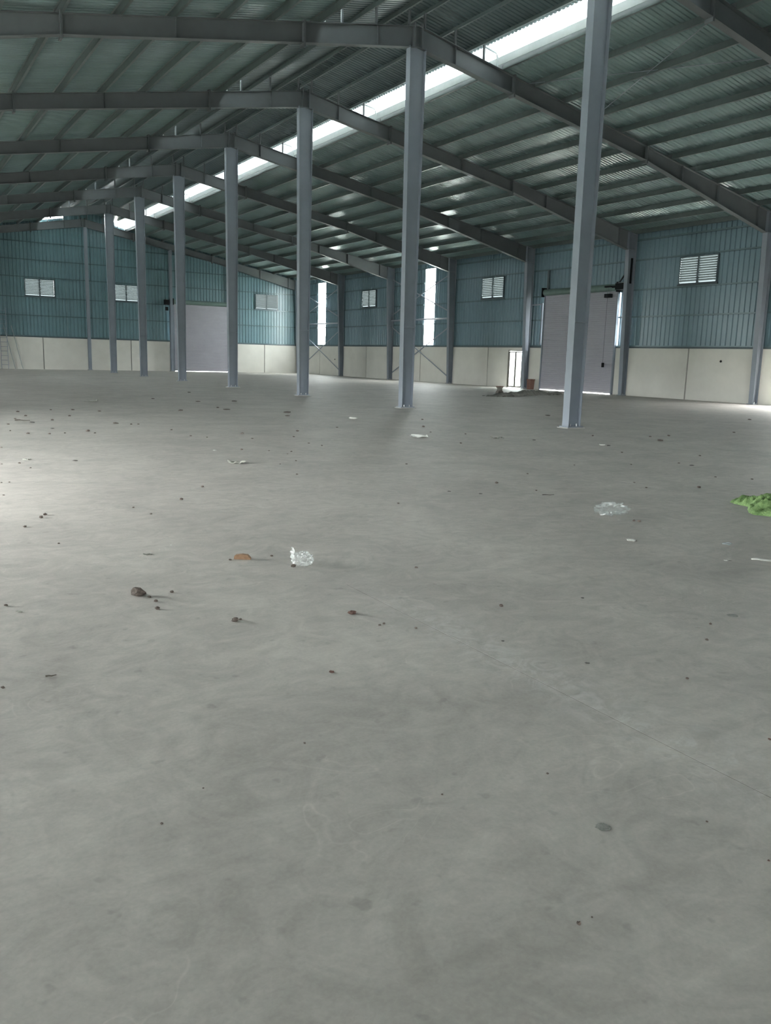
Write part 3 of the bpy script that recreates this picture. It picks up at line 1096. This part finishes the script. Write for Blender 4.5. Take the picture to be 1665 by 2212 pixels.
DEBRIS=[
('clod',-12.519,5.007,0.087,'largest brown dirt clod on the bare floor, with a trail of crumbs beside it'),
('clod',-12.472,4.928,0.023,'brown crumb directly beside the largest dirt clod'),
('clod',-12.46,4.823,0.025,'brown crumb second from the largest dirt clod in its trail'),
('clod',-12.496,4.674,0.031,'brown crumb at the end of the trail from the largest dirt clod'),
('clod',-12.315,4.975,0.023,'lone dark crumb standing off behind the trail of the largest clod'),
('clod',-12.573,7.904,0.037,'rear one of two dark round clods lying side by side in bright floor light'),
('clod',-12.625,7.783,0.037,'front one of two dark round clods lying side by side in bright floor light'),
('clod',-12.814,7.422,0.031,'single dark clod in front of the two round clods lying side by side'),
('clod',-12.174,4.256,0.042,'dark brown lump with a whitish crown in front of the brown cardboard piece'),
('clod',-12.139,4.266,0.019,'small lump leaning against the dark brown lump with whitish crown'),
('redclod',-11.513,4.075,0.055,'reddish brown crumbled clod near the end of the floor joint'),
('clod',-11.477,3.816,0.017,'left one of two grey crumbs in front of the reddish brown clod'),
('clod',-11.443,3.827,0.017,'right one of two grey crumbs in front of the reddish brown clod'),
('clod',-11.325,3.674,0.017,'single dark crumb lying closest to the saw cut floor joint'),
('redclod',-12.054,3.314,0.025,'flat reddish chip in front of the reddish brown clod'),
('clod',-13.439,3.835,0.02,'brown clod cut by the left edge of the photo on the near floor'),
('clod',-10.565,2.433,0.016,'glossy black pebble alone on the near right floor'),
('clod',-11.349,5.221,0.04,'brown clod at the foot of the upright clear plastic bag'),
('clod',-7.598,5.353,0.036,'dark clod just in front of the flat clear plastic bag'),
('clod',-7.627,5.391,0.029,'faint crumb between flat clear bag and dark clod in front of it'),
('chip',-3.256,8.155,0.079,'flat black chip behind the green netting, larger of the two black bits'),
('clod',-5.116,6.588,0.046,'black lump behind the green netting, nearer of the two black bits'),
('clod',-7.313,7.872,0.041,'single dark lump on the middle floor in front of the nearest column'),
('chip',-8.258,7.569,0.043,'thin dark chip, left of a row of two chips on the middle floor'),
('chip',-8.015,7.294,0.046,'thin dark chip, right of a row of two chips on the middle floor'),
('twig',-7.339,6.91,0.138,'short dark twig on the middle floor left of the flat clear bag'),
('twig',-13.229,3.877,0.047,'thin dark twig on the near floor at the left'),
('twig',-11.202,18.615,0.328,'long dark stick lying among crumbs on the far left floor'),
('chip',-11.084,18.107,0.106,'dark curled chip at the end of the long dark stick'),
('chip',-10.958,16.654,0.085,'small dark chip on the floor in front of the long dark stick'),
('clod',-10.462,15.93,0.076,'black clod on the far left floor, right of the dark stick'),
('clod',-11.197,15.571,0.046,'black crumb between the dark stick and the bright floor patch'),
('sheet',-8.424,25.07,0.405,'curled grey scrap sheet far away on the left floor'),
('sheet',-12.107,12.05,0.101,'folded grey leaf shape in the bright patch of floor at left'),
('chip',-11.547,11.692,0.076,'small dark chip in the bright patch of floor, right of the folded leaf'),
('sheet',-9.604,10.733,0.231,'grey crumpled scrap tented on the middle left floor'),
('white',-9.341,12.306,0.065,'tiny white scrap behind the grey tented scrap'),
('clod',-8.916,12.234,0.041,'dark crumb behind the grey tented scrap'),
('sheetw',-4.854,13.238,0.36,'white torn paper sheet lying in front of the second nearest column'),
('white',-3.857,17.614,0.249,'flat white scrap on the floor between second and third columns'),
('white',-2.336,10.881,0.121,'dusty white scrap to the right of the nearest column foot'),
('chip',-2.274,10.779,0.076,'brown chip touching the dusty white scrap near the column foot'),
('sheet',-3.527,12.478,0.253,'grey flat scrap to the left of the nearest column foot'),
('chip',-2.977,12.039,0.072,'dark chip in front of the nearest column foot'),
('clod',-1.066,12.36,0.039,'dark crumb directly right of the nearest column base'),
('white',-8.351,4.781,0.076,'white crushed scrap in front of the flat clear plastic bag'),
('white',-8.217,3.934,0.029,'small white pebble near the white plastic strip'),
('chip',-8.2,3.909,0.026,'dark chip beside the small white pebble'),
('wire',-7.683,4.312,0.08,'bent grey wire loop on the floor in front of the green netting'),
('mud',-9.448,2.986,0.068,'dark flat smear of dry mud in front of the white plastic strip'),
('mud',-11.9,1.707,0.055,'oval shoe shaped print of dry mud on the near floor'),
('clod',-12.313,1.4,0.014,'grey pebble with a white chip on the nearest floor'),
('clod',-12.262,1.401,0.006,'tiny dark pebble behind the grey pebble on the nearest floor'),
('clod',-10.613,3.787,0.025,'whitish brown pebble right of the floor joint'),
('sheet',-12.171,6.031,0.059,'dry curled leaf on the floor left of the brown cardboard piece'),
('white',-11.918,6.253,0.022,'tiny white crumb behind the dry curled leaf'),
('clod',-11.201,8.205,0.038,'dark clod alone on the bright floor behind the dry curled leaf'),
('clod',-11.7,7.569,0.024,'dark crumb left of the lone clod on the bright floor'),
('clod',-11.758,7.958,0.022,'smaller dark crumb further left of the lone clod on the bright floor'),
('clod',-10.723,8.931,0.034,'brown crumb behind the lone clod on the bright floor'),
('clod',-12.682,6.663,0.02,'dark crumb alone in front of the two round clods'),
('clod',-13.258,5.13,0.022,'dark clod near left edge, level with the largest brown clod'),
('sheet',-13.208,4.974,0.032,'curled dark leaf scrap right of the clod near left edge'),
('clod',-11.68,5.607,0.022,'brown crumb left beside the brown cardboard piece'),
('clod',-11.359,5.581,0.022,'dark crumb between the cardboard piece and upright plastic bag'),
('clod',-10.561,4.811,0.027,'flat brown crumb right of the upright plastic bag'),
('chip',-10.015,3.688,0.024,'brown chip right of the whitish brown pebble'),
('chip',-11.018,3.281,0.018,'dark chip close to the right side of the floor joint'),
('chip',-10.85,2.819,0.026,'flat brown chip on the near floor left of the glossy black pebble'),
('clod',-9.986,2.763,0.019,'brown crumb behind the glossy black pebble'),
('clod',-9.723,2.937,0.018,'brown crumb farther behind the glossy black pebble, by the mud smear'),
('clod',-11.816,2.062,0.011,'dark crumb alone beyond the oval mud print'),
('clod',-12.246,2.131,0.008,'tiny dark pebble on the near floor left of the oval mud print'),
('clod',-11.569,1.556,0.009,'dark crumb right of the oval mud print'),
('redclod',-11.587,1.318,0.009,'rust red crumb at the right edge of the near floor'),
('redclod',-10.811,1.831,0.014,'rust red crumb at the right edge beyond the oval mud print'),
('clod',-12.956,2.574,0.008,'dark crumb alone on the near left floor'),
('clod',-13.148,2.425,0.01,'brown crumb in front of the lone crumb on near left floor'),
('clod',-12.495,2.711,0.01,'brown crumb alone at the centre of the near floor'),
]
SPECKS_FAR=[(-10.925, 21.208, 0.084, 'second closest dirt speck behind the long dark stick'), (-10.091, 21.73, 0.058, 'tiny dirt speck behind the curled chip at the end of the dark stick'), (-9.593, 21.656, 0.098, 'second closest dirt speck in front of the curled grey scrap sheet on the far left'), (-10.951, 19.876, 0.07, 'closest dirt speck behind the long dark stick'), (-11.264, 19.132, 0.05, 'closest dirt speck left of the long dark stick'), (-10.611, 18.613, 0.075, 'closest dirt speck behind the chip in front of the dark stick'), (-10.051, 19.706, 0.062, 'second closest dirt speck behind the chip in front of the dark stick'), (-11.58, 17.763, 0.054, 'second closest dirt speck left of the long dark stick'), (-11.734, 16.361, 0.036, 'tiny dirt speck in front of the long dark stick'), (-11.529, 15.752, 0.056, 'tiny dirt speck left of the black crumb near the bright floor patch'), (-9.077, 21.072, 0.078, 'closest dirt speck in front of the curled grey scrap sheet on the far left'), (-9.562, 17.526, 0.131, 'second closest dirt speck right of the black clod on the far left floor'), (-9.324, 17.236, 0.049, 'third closest dirt speck right of the black clod on the far left floor'), (-9.181, 17.203, 0.049, 'fourth closest dirt speck right of the black clod on the far left floor'), (-6.217, 26.384, 0.125, 'second closest dirt speck in front of the fifth nearest middle column'), (-7.03, 21.094, 0.123, 'third closest dirt speck in front of the fifth nearest middle column'), (-5.27, 24.811, 0.146, 'tiny dirt speck left of the fourth nearest middle column'), (-5.679, 22.021, 0.087, 'second closest dirt speck in front of the fourth nearest middle column'), (-4.048, 24.96, 0.175, 'closest dirt speck in front of the fourth nearest middle column'), (-5.701, 21.258, 0.191, 'third closest dirt speck in front of the fourth nearest middle column'), (-3.632, 30.58, 0.149, 'closest dirt speck in front of the fifth nearest middle column'), (-8.922, 15.826, 0.046, 'fourth closest dirt speck behind the tiny white scrap near the tented scrap'), (-8.951, 14.587, 0.043, 'second closest dirt speck behind the tiny white scrap near the tented scrap'), (-8.76, 14.266, 0.035, 'closest dirt speck behind the tiny white scrap near the tented scrap'), (-7.889, 14.756, 0.06, 'third closest dirt speck behind the tiny white scrap near the tented scrap'), (-8.078, 13.809, 0.042, 'tiny dirt speck right of the tiny white scrap near the tented scrap'), (-10.919, 15.676, 0.043, 'tiny dirt speck right of the black crumb near the bright floor patch'), (-10.424, 15.542, 0.043, 'closest dirt speck right of the black clod on the far left floor'), (-12.221, 13.64, 0.036, 'tiny dirt speck behind the folded grey leaf in the bright patch'), (-12.247, 11.685, 0.041, 'closest dirt speck in front of the folded grey leaf in the bright patch'), (-12.189, 11.18, 0.025, 'second closest dirt speck in front of the folded grey leaf in the bright patch'), (-12.462, 11.663, 0.026, 'tiny dirt speck left of the folded grey leaf in the bright patch'), (-12.67, 10.039, 0.027, 'fourth closest dirt speck in front of the folded grey leaf in the bright patch'), (-12.588, 10.044, 0.022, 'third closest dirt speck in front of the folded grey leaf in the bright patch'), (-12.758, 9.163, 0.024, 'fifth closest dirt speck in front of the folded grey leaf in the bright patch')]
SPECKS_MID=[(-4.512, 19.989, 0.208, 'closest dirt speck in front of the third nearest middle column'), (-5.07, 18.765, 0.117, 'second closest dirt speck in front of the third nearest middle column'), (-6.652, 14.923, 0.071, 'closest dirt speck left of the flat white scrap between two columns'), (-7.214, 13.913, 0.044, 'second closest dirt speck left of the flat white scrap between two columns'), (-7.454, 12.797, 0.041, 'third closest dirt speck in front of the flat white scrap between two columns'), (-7.409, 12.396, 0.04, 'second closest dirt speck in front of the flat white scrap between two columns'), (-8.28, 11.756, 0.037, 'fifth closest dirt speck right of the grey tented scrap'), (-8.466, 11.494, 0.03, 'third closest dirt speck right of the grey tented scrap'), (-8.712, 10.686, 0.034, 'fourth closest dirt speck right of the grey tented scrap'), (-9.291, 9.452, 0.03, 'sixth closest dirt speck right of the grey tented scrap'), (-5.443, 15.489, 0.05, 'closest dirt speck in front of the flat white scrap between two columns'), (-2.233, 16.98, 0.068, 'tiny dirt speck in front of the second nearest middle column'), (-3.403, 15.223, 0.07, 'tiny dirt speck behind the white torn paper sheet'), (-4.039, 14.017, 0.041, 'tiny dirt speck right of the white torn paper sheet'), (-4.79, 11.977, 0.05, 'second closest dirt speck left of the grey flat scrap'), (-3.557, 13.467, 0.04, 'closest dirt speck left of the grey flat scrap'), (-7.375, 9.82, 0.034, 'tiny dirt speck in front of the white torn paper sheet'), (-9.235, 7.131, 0.029, 'tiny dirt speck left of the left thin chip on the middle floor'), (-9.074, 10.436, 0.022, 'second closest dirt speck right of the grey tented scrap'), (-8.559, 11.982, 0.031, 'closest dirt speck right of the grey tented scrap'), (-2.943, 9.839, 0.041, 'closest dirt speck right of the dusty white scrap'), (-1.961, 9.014, 0.04, 'closest dirt speck behind the flat black chip'), (-3.213, 8.431, 0.037, 'tiny dirt speck left of the flat black chip'), (-4.114, 8.582, 0.03, 'closest dirt speck in front of the dusty white scrap'), (-5.026, 8.857, 0.023, 'second closest dirt speck in front of the dusty white scrap'), (-4.035, 7.153, 0.033, 'tiny dirt speck behind the black lump behind the netting'), (-3.729, 6.802, 0.038, 'tiny dirt speck right of the black lump behind the netting'), (-5.773, 6.854, 0.029, 'closest dirt speck left of the black lump behind the netting'), (-5.57, 7.22, 0.03, 'second closest dirt speck left of the black lump behind the netting'), (-7.239, 7.224, 0.028, 'tiny dirt speck left of the short dark twig'), (-6.361, 8.378, 0.027, 'tiny dirt speck right of the lone dark lump on the middle floor'), (0.077, 11.829, 0.058, 'second closest dirt speck right of the dusty white scrap'), (0.698, 11.861, 0.068, 'second closest dirt speck behind the flat black chip'), (-0.394, 11.176, 0.111, 'third closest dirt speck right of the dusty white scrap'), (3.099, 11.984, 0.064, 'second closest dirt speck in front of the wall column at the right edge'), (2.44, 17.525, 0.156, 'tiny dirt speck behind the nearest middle column'), (7.822, 14.869, 0.092, 'closest dirt speck in front of the wall column at the right edge')]

for row in DEBRIS:
    litter(*row)
proto = [finish(blob(RND, .05, .4, 1, .5), 'dirt_speck', M['clod']) for _ in range(3)]
used = set()
for spots, grp in ((SPECKS_FAR, 'dirt specks on the far left floor'), (SPECKS_MID, 'dirt specks on the middle floor')):
    for i, (x, y, w, lab) in enumerate(spots):
        p = proto[i % 3]
        o = p if i % 3 not in used else p.copy()
        if i % 3 in used:
            COL.objects.link(o)
        used.add(i % 3)
        o.location = (x, y, 0)
        o.scale = (w / .05, w / .05, min(w / .05, 1.4))
        o.rotation_euler = (0, 0, RND.uniform(-.5, .1) - VIEW)
        tag(o, lab, 'dirt speck', grp)

# clear plastic bags
def bag(name, w, d, h, seed, lean, loc, rz, label, m=None, amp=.55, fr=1.0):
    rnd = random.Random(seed)
    bm = bmesh.new()
    bmesh.ops.create_icosphere(bm, subdivisions=4, radius=1)
    off = Vector((seed * 3.1, seed * 1.7, 0))
    for v in bm.verts:
        c = v.co.copy()
        n = abs(noise.noise(c * 1.8 * fr + off)) * .9 + abs(noise.noise(c * 4.2 * fr + off)) * .55 + .25 * noise.noise(c * 9 * fr + off)
        v.co = c * (1.18 - amp * n)
        v.co.x *= w / 2
        v.co.y *= d / 2
        v.co.z *= h / 2
        v.co.z += h * .42
        v.co.x += lean(c) * w
        v.co.z = max(v.co.z, .002)
    o = finish(bm, name, m or M['bag'])
    o.location = loc
    o.rotation_euler = (0, 0, rz)
    tag(o, label, 'plastic bag')
    return o


ba = bag('plastic_bag', .155, .13, .105, 4, lambda c: 0.0, (-11.265, 5.25, 0), -VIEW, 'clear crumpled plastic bag standing upright at the start of the floor joint')
hb = sheet_mesh(random.Random(3), .075, .10, .02, 0, 8, .0008).build('bag_handle', M['bag'], ba)
hb.rotation_euler = (0, math.radians(-82), .3)
hb.location = (-.065, .0, .085)
bag('plastic_bag', .36, .24, .15, 9, lambda c: 0.05 * c.z, (-7.60, 5.72, 0), -VIEW, 'clear flat plastic bag lying on the floor left of the green netting', M['film'], 1.05, 1.15)

# brown cardboard chip
cb = MB()
cb.ext([(-.062, .001), (.062, .001), (.058, .012), (.045, .026), (.01, .030), (-.03, .029), (-.06, .024)], 'y', -.022, .022)
c1 = cb.build('cardboard_piece', M['card'])
c1.location = (-11.585, 5.60, 0)
c1.rotation_euler = (0, 0, -VIEW)
MB().ext([(-.055, .024), (-.03, .030), (.01, .031), (.045, .027), (.04, .036), (0, .040), (-.05, .034)], 'y', -.026, .012).build('fold', M['card'], c1)
tag(c1, 'folded brown cardboard piece on the floor left of the upright plastic bag', 'cardboard')

# white plastic strip at the right edge
ws = MB()
pts = [(-.075, .030, .004), (-.03, .012, .010), (.02, -.004, .006), (.09, -.012, .004), (.2, -.01, .004)]
vs = []
for i, (x, y, z) in enumerate(pts):
    hwid = (.004, .012, .013, .012, .010)[i]
    vs += [(x, y - hwid, z), (x, y + hwid, z + .006), (x, y + hwid, z + .009), (x, y - hwid, z + .003)]
fs = [(0, 1, 2, 3), (16, 19, 18, 17)]
for i in range(4):
    a = i * 4
    fs += [(a + k, a + (k + 1) % 4, a + 4 + (k + 1) % 4, a + 4 + k) for k in range(4)]
wo = ws.add(vs, fs).build('plastic_strip', M['paper'])
wo.location = (-7.96, 3.79, 0)
wo.rotation_euler = (0, 0, -VIEW)
tag(wo, 'white curved plastic strip lying at the right edge of the floor', 'strip')

# green netting heap at the right edge
def netting():
    out = [(-5.667, 5.738), (-5.735, 5.66), (-5.762, 5.54), (-5.80, 5.42), (-5.95, 5.32), (-6.13, 5.17), (-6.15, 5.04), (-5.98, 4.86), (-5.62, 4.78),
           (-5.25, 4.92), (-5.02, 5.20), (-5.08, 5.42), (-5.30, 5.60), (-5.50, 5.71)]
    cx, cy = -5.55, 5.24
    n, nr, sub = len(out), 34, 6
    ring = []
    for i in range(n):                                 # Catmull-Rom through the outline
        p0, p1, p2, p3 = (Vector(out[(i + k - 1) % n]) for k in range(4))
        for s in range(sub):
            t = s / sub
            ring.append(.5 * (2 * p1 + (p2 - p0) * t + (2 * p0 - 5 * p1 + 4 * p2 - p3) * t * t + (3 * p1 - p0 - 3 * p2 + p3) * t ** 3))
    m = len(ring)
    vs, fs = [(0, 0, .15)], []
    for k in range(1, nr + 1):
        q = k / nr
        for i, p in enumerate(ring):
            x, y = (p.x - cx) * q, (p.y - cy) * q
            fold = abs(noise.noise((x * 5.5, y * 5.5, 1.0))) * .15 - abs(noise.noise((x * 11 + 4, y * 11, 2.0))) * .12 + noise.noise((x * 26, y * 26, 5)) * .016
            e = max(0, 1 - q * q) ** .55
            z = e * (.105 + fold) + .006 * (1 - q)
            vs.append((x * (1 + .05 * noise.noise((x * 8, y * 8, 9))), y, max(.002, z)))
    fs += [(0, 1 + i, 1 + (i + 1) % m) for i in range(m)]
    for k in range(nr - 1):
        a = 1 + k * m
        fs += [(a + i, a + m + i, a + m + (i + 1) % m, a + (i + 1) % m) for i in range(m)]
    o = MB().add(vs, fs).build('green_netting', M['net'], smooth=True)
    o.location = (cx, cy, 0)
    tag(o, 'crumpled heap of bright green netting at the right edge of the floor', 'netting')


netting()

# ------------------------------------------------------------------ where daylight comes in
for s in (-1, 1):
    portal((s * 2.99, (YB + YE) / 2, 10.68), YE - YB, 0.55, (-s, 0, -.2))
def side_portal(x, y0, y1, z0, z1, d):
    o = portal((x, (y0 + y1) / 2, (z0 + z1) / 2), y1 - y0, z1 - z0, d)
    o.rotation_euler = Matrix(((0, 0, -d[0]), (d[0], 0, 0), (0, -1 * -1, 0))).to_euler() if False else o.rotation_euler
    return o
for (p, q, z0, z1) in ((OPEN_R[0], OPEN_R[1], 0, OPEN_R[2]), (ED[0], ED[1], 0, ED[2]), (44.75, 45.85, 2.36, 7.25), (59.82, 61.08, 2.36, 7.25)):
    side_portal(17.50, p, q, z0, z1, (-1, 0, 0))
for b, (p, q, zt) in OPEN_L.items():
    side_portal(-17.50, p, q, 0, zt, (1, 0, 0))
for b, (p, q) in STRIP_L.items():
    side_portal(-17.50, p, q, 2.36, 7.25, (1, 0, 0))
portal(((OPEN_B[0] + OPEN_B[1]) / 2, YB - .1, OPEN_B[2] / 2), OPEN_B[1] - OPEN_B[0], OPEN_B[2], (0, 1, 0))
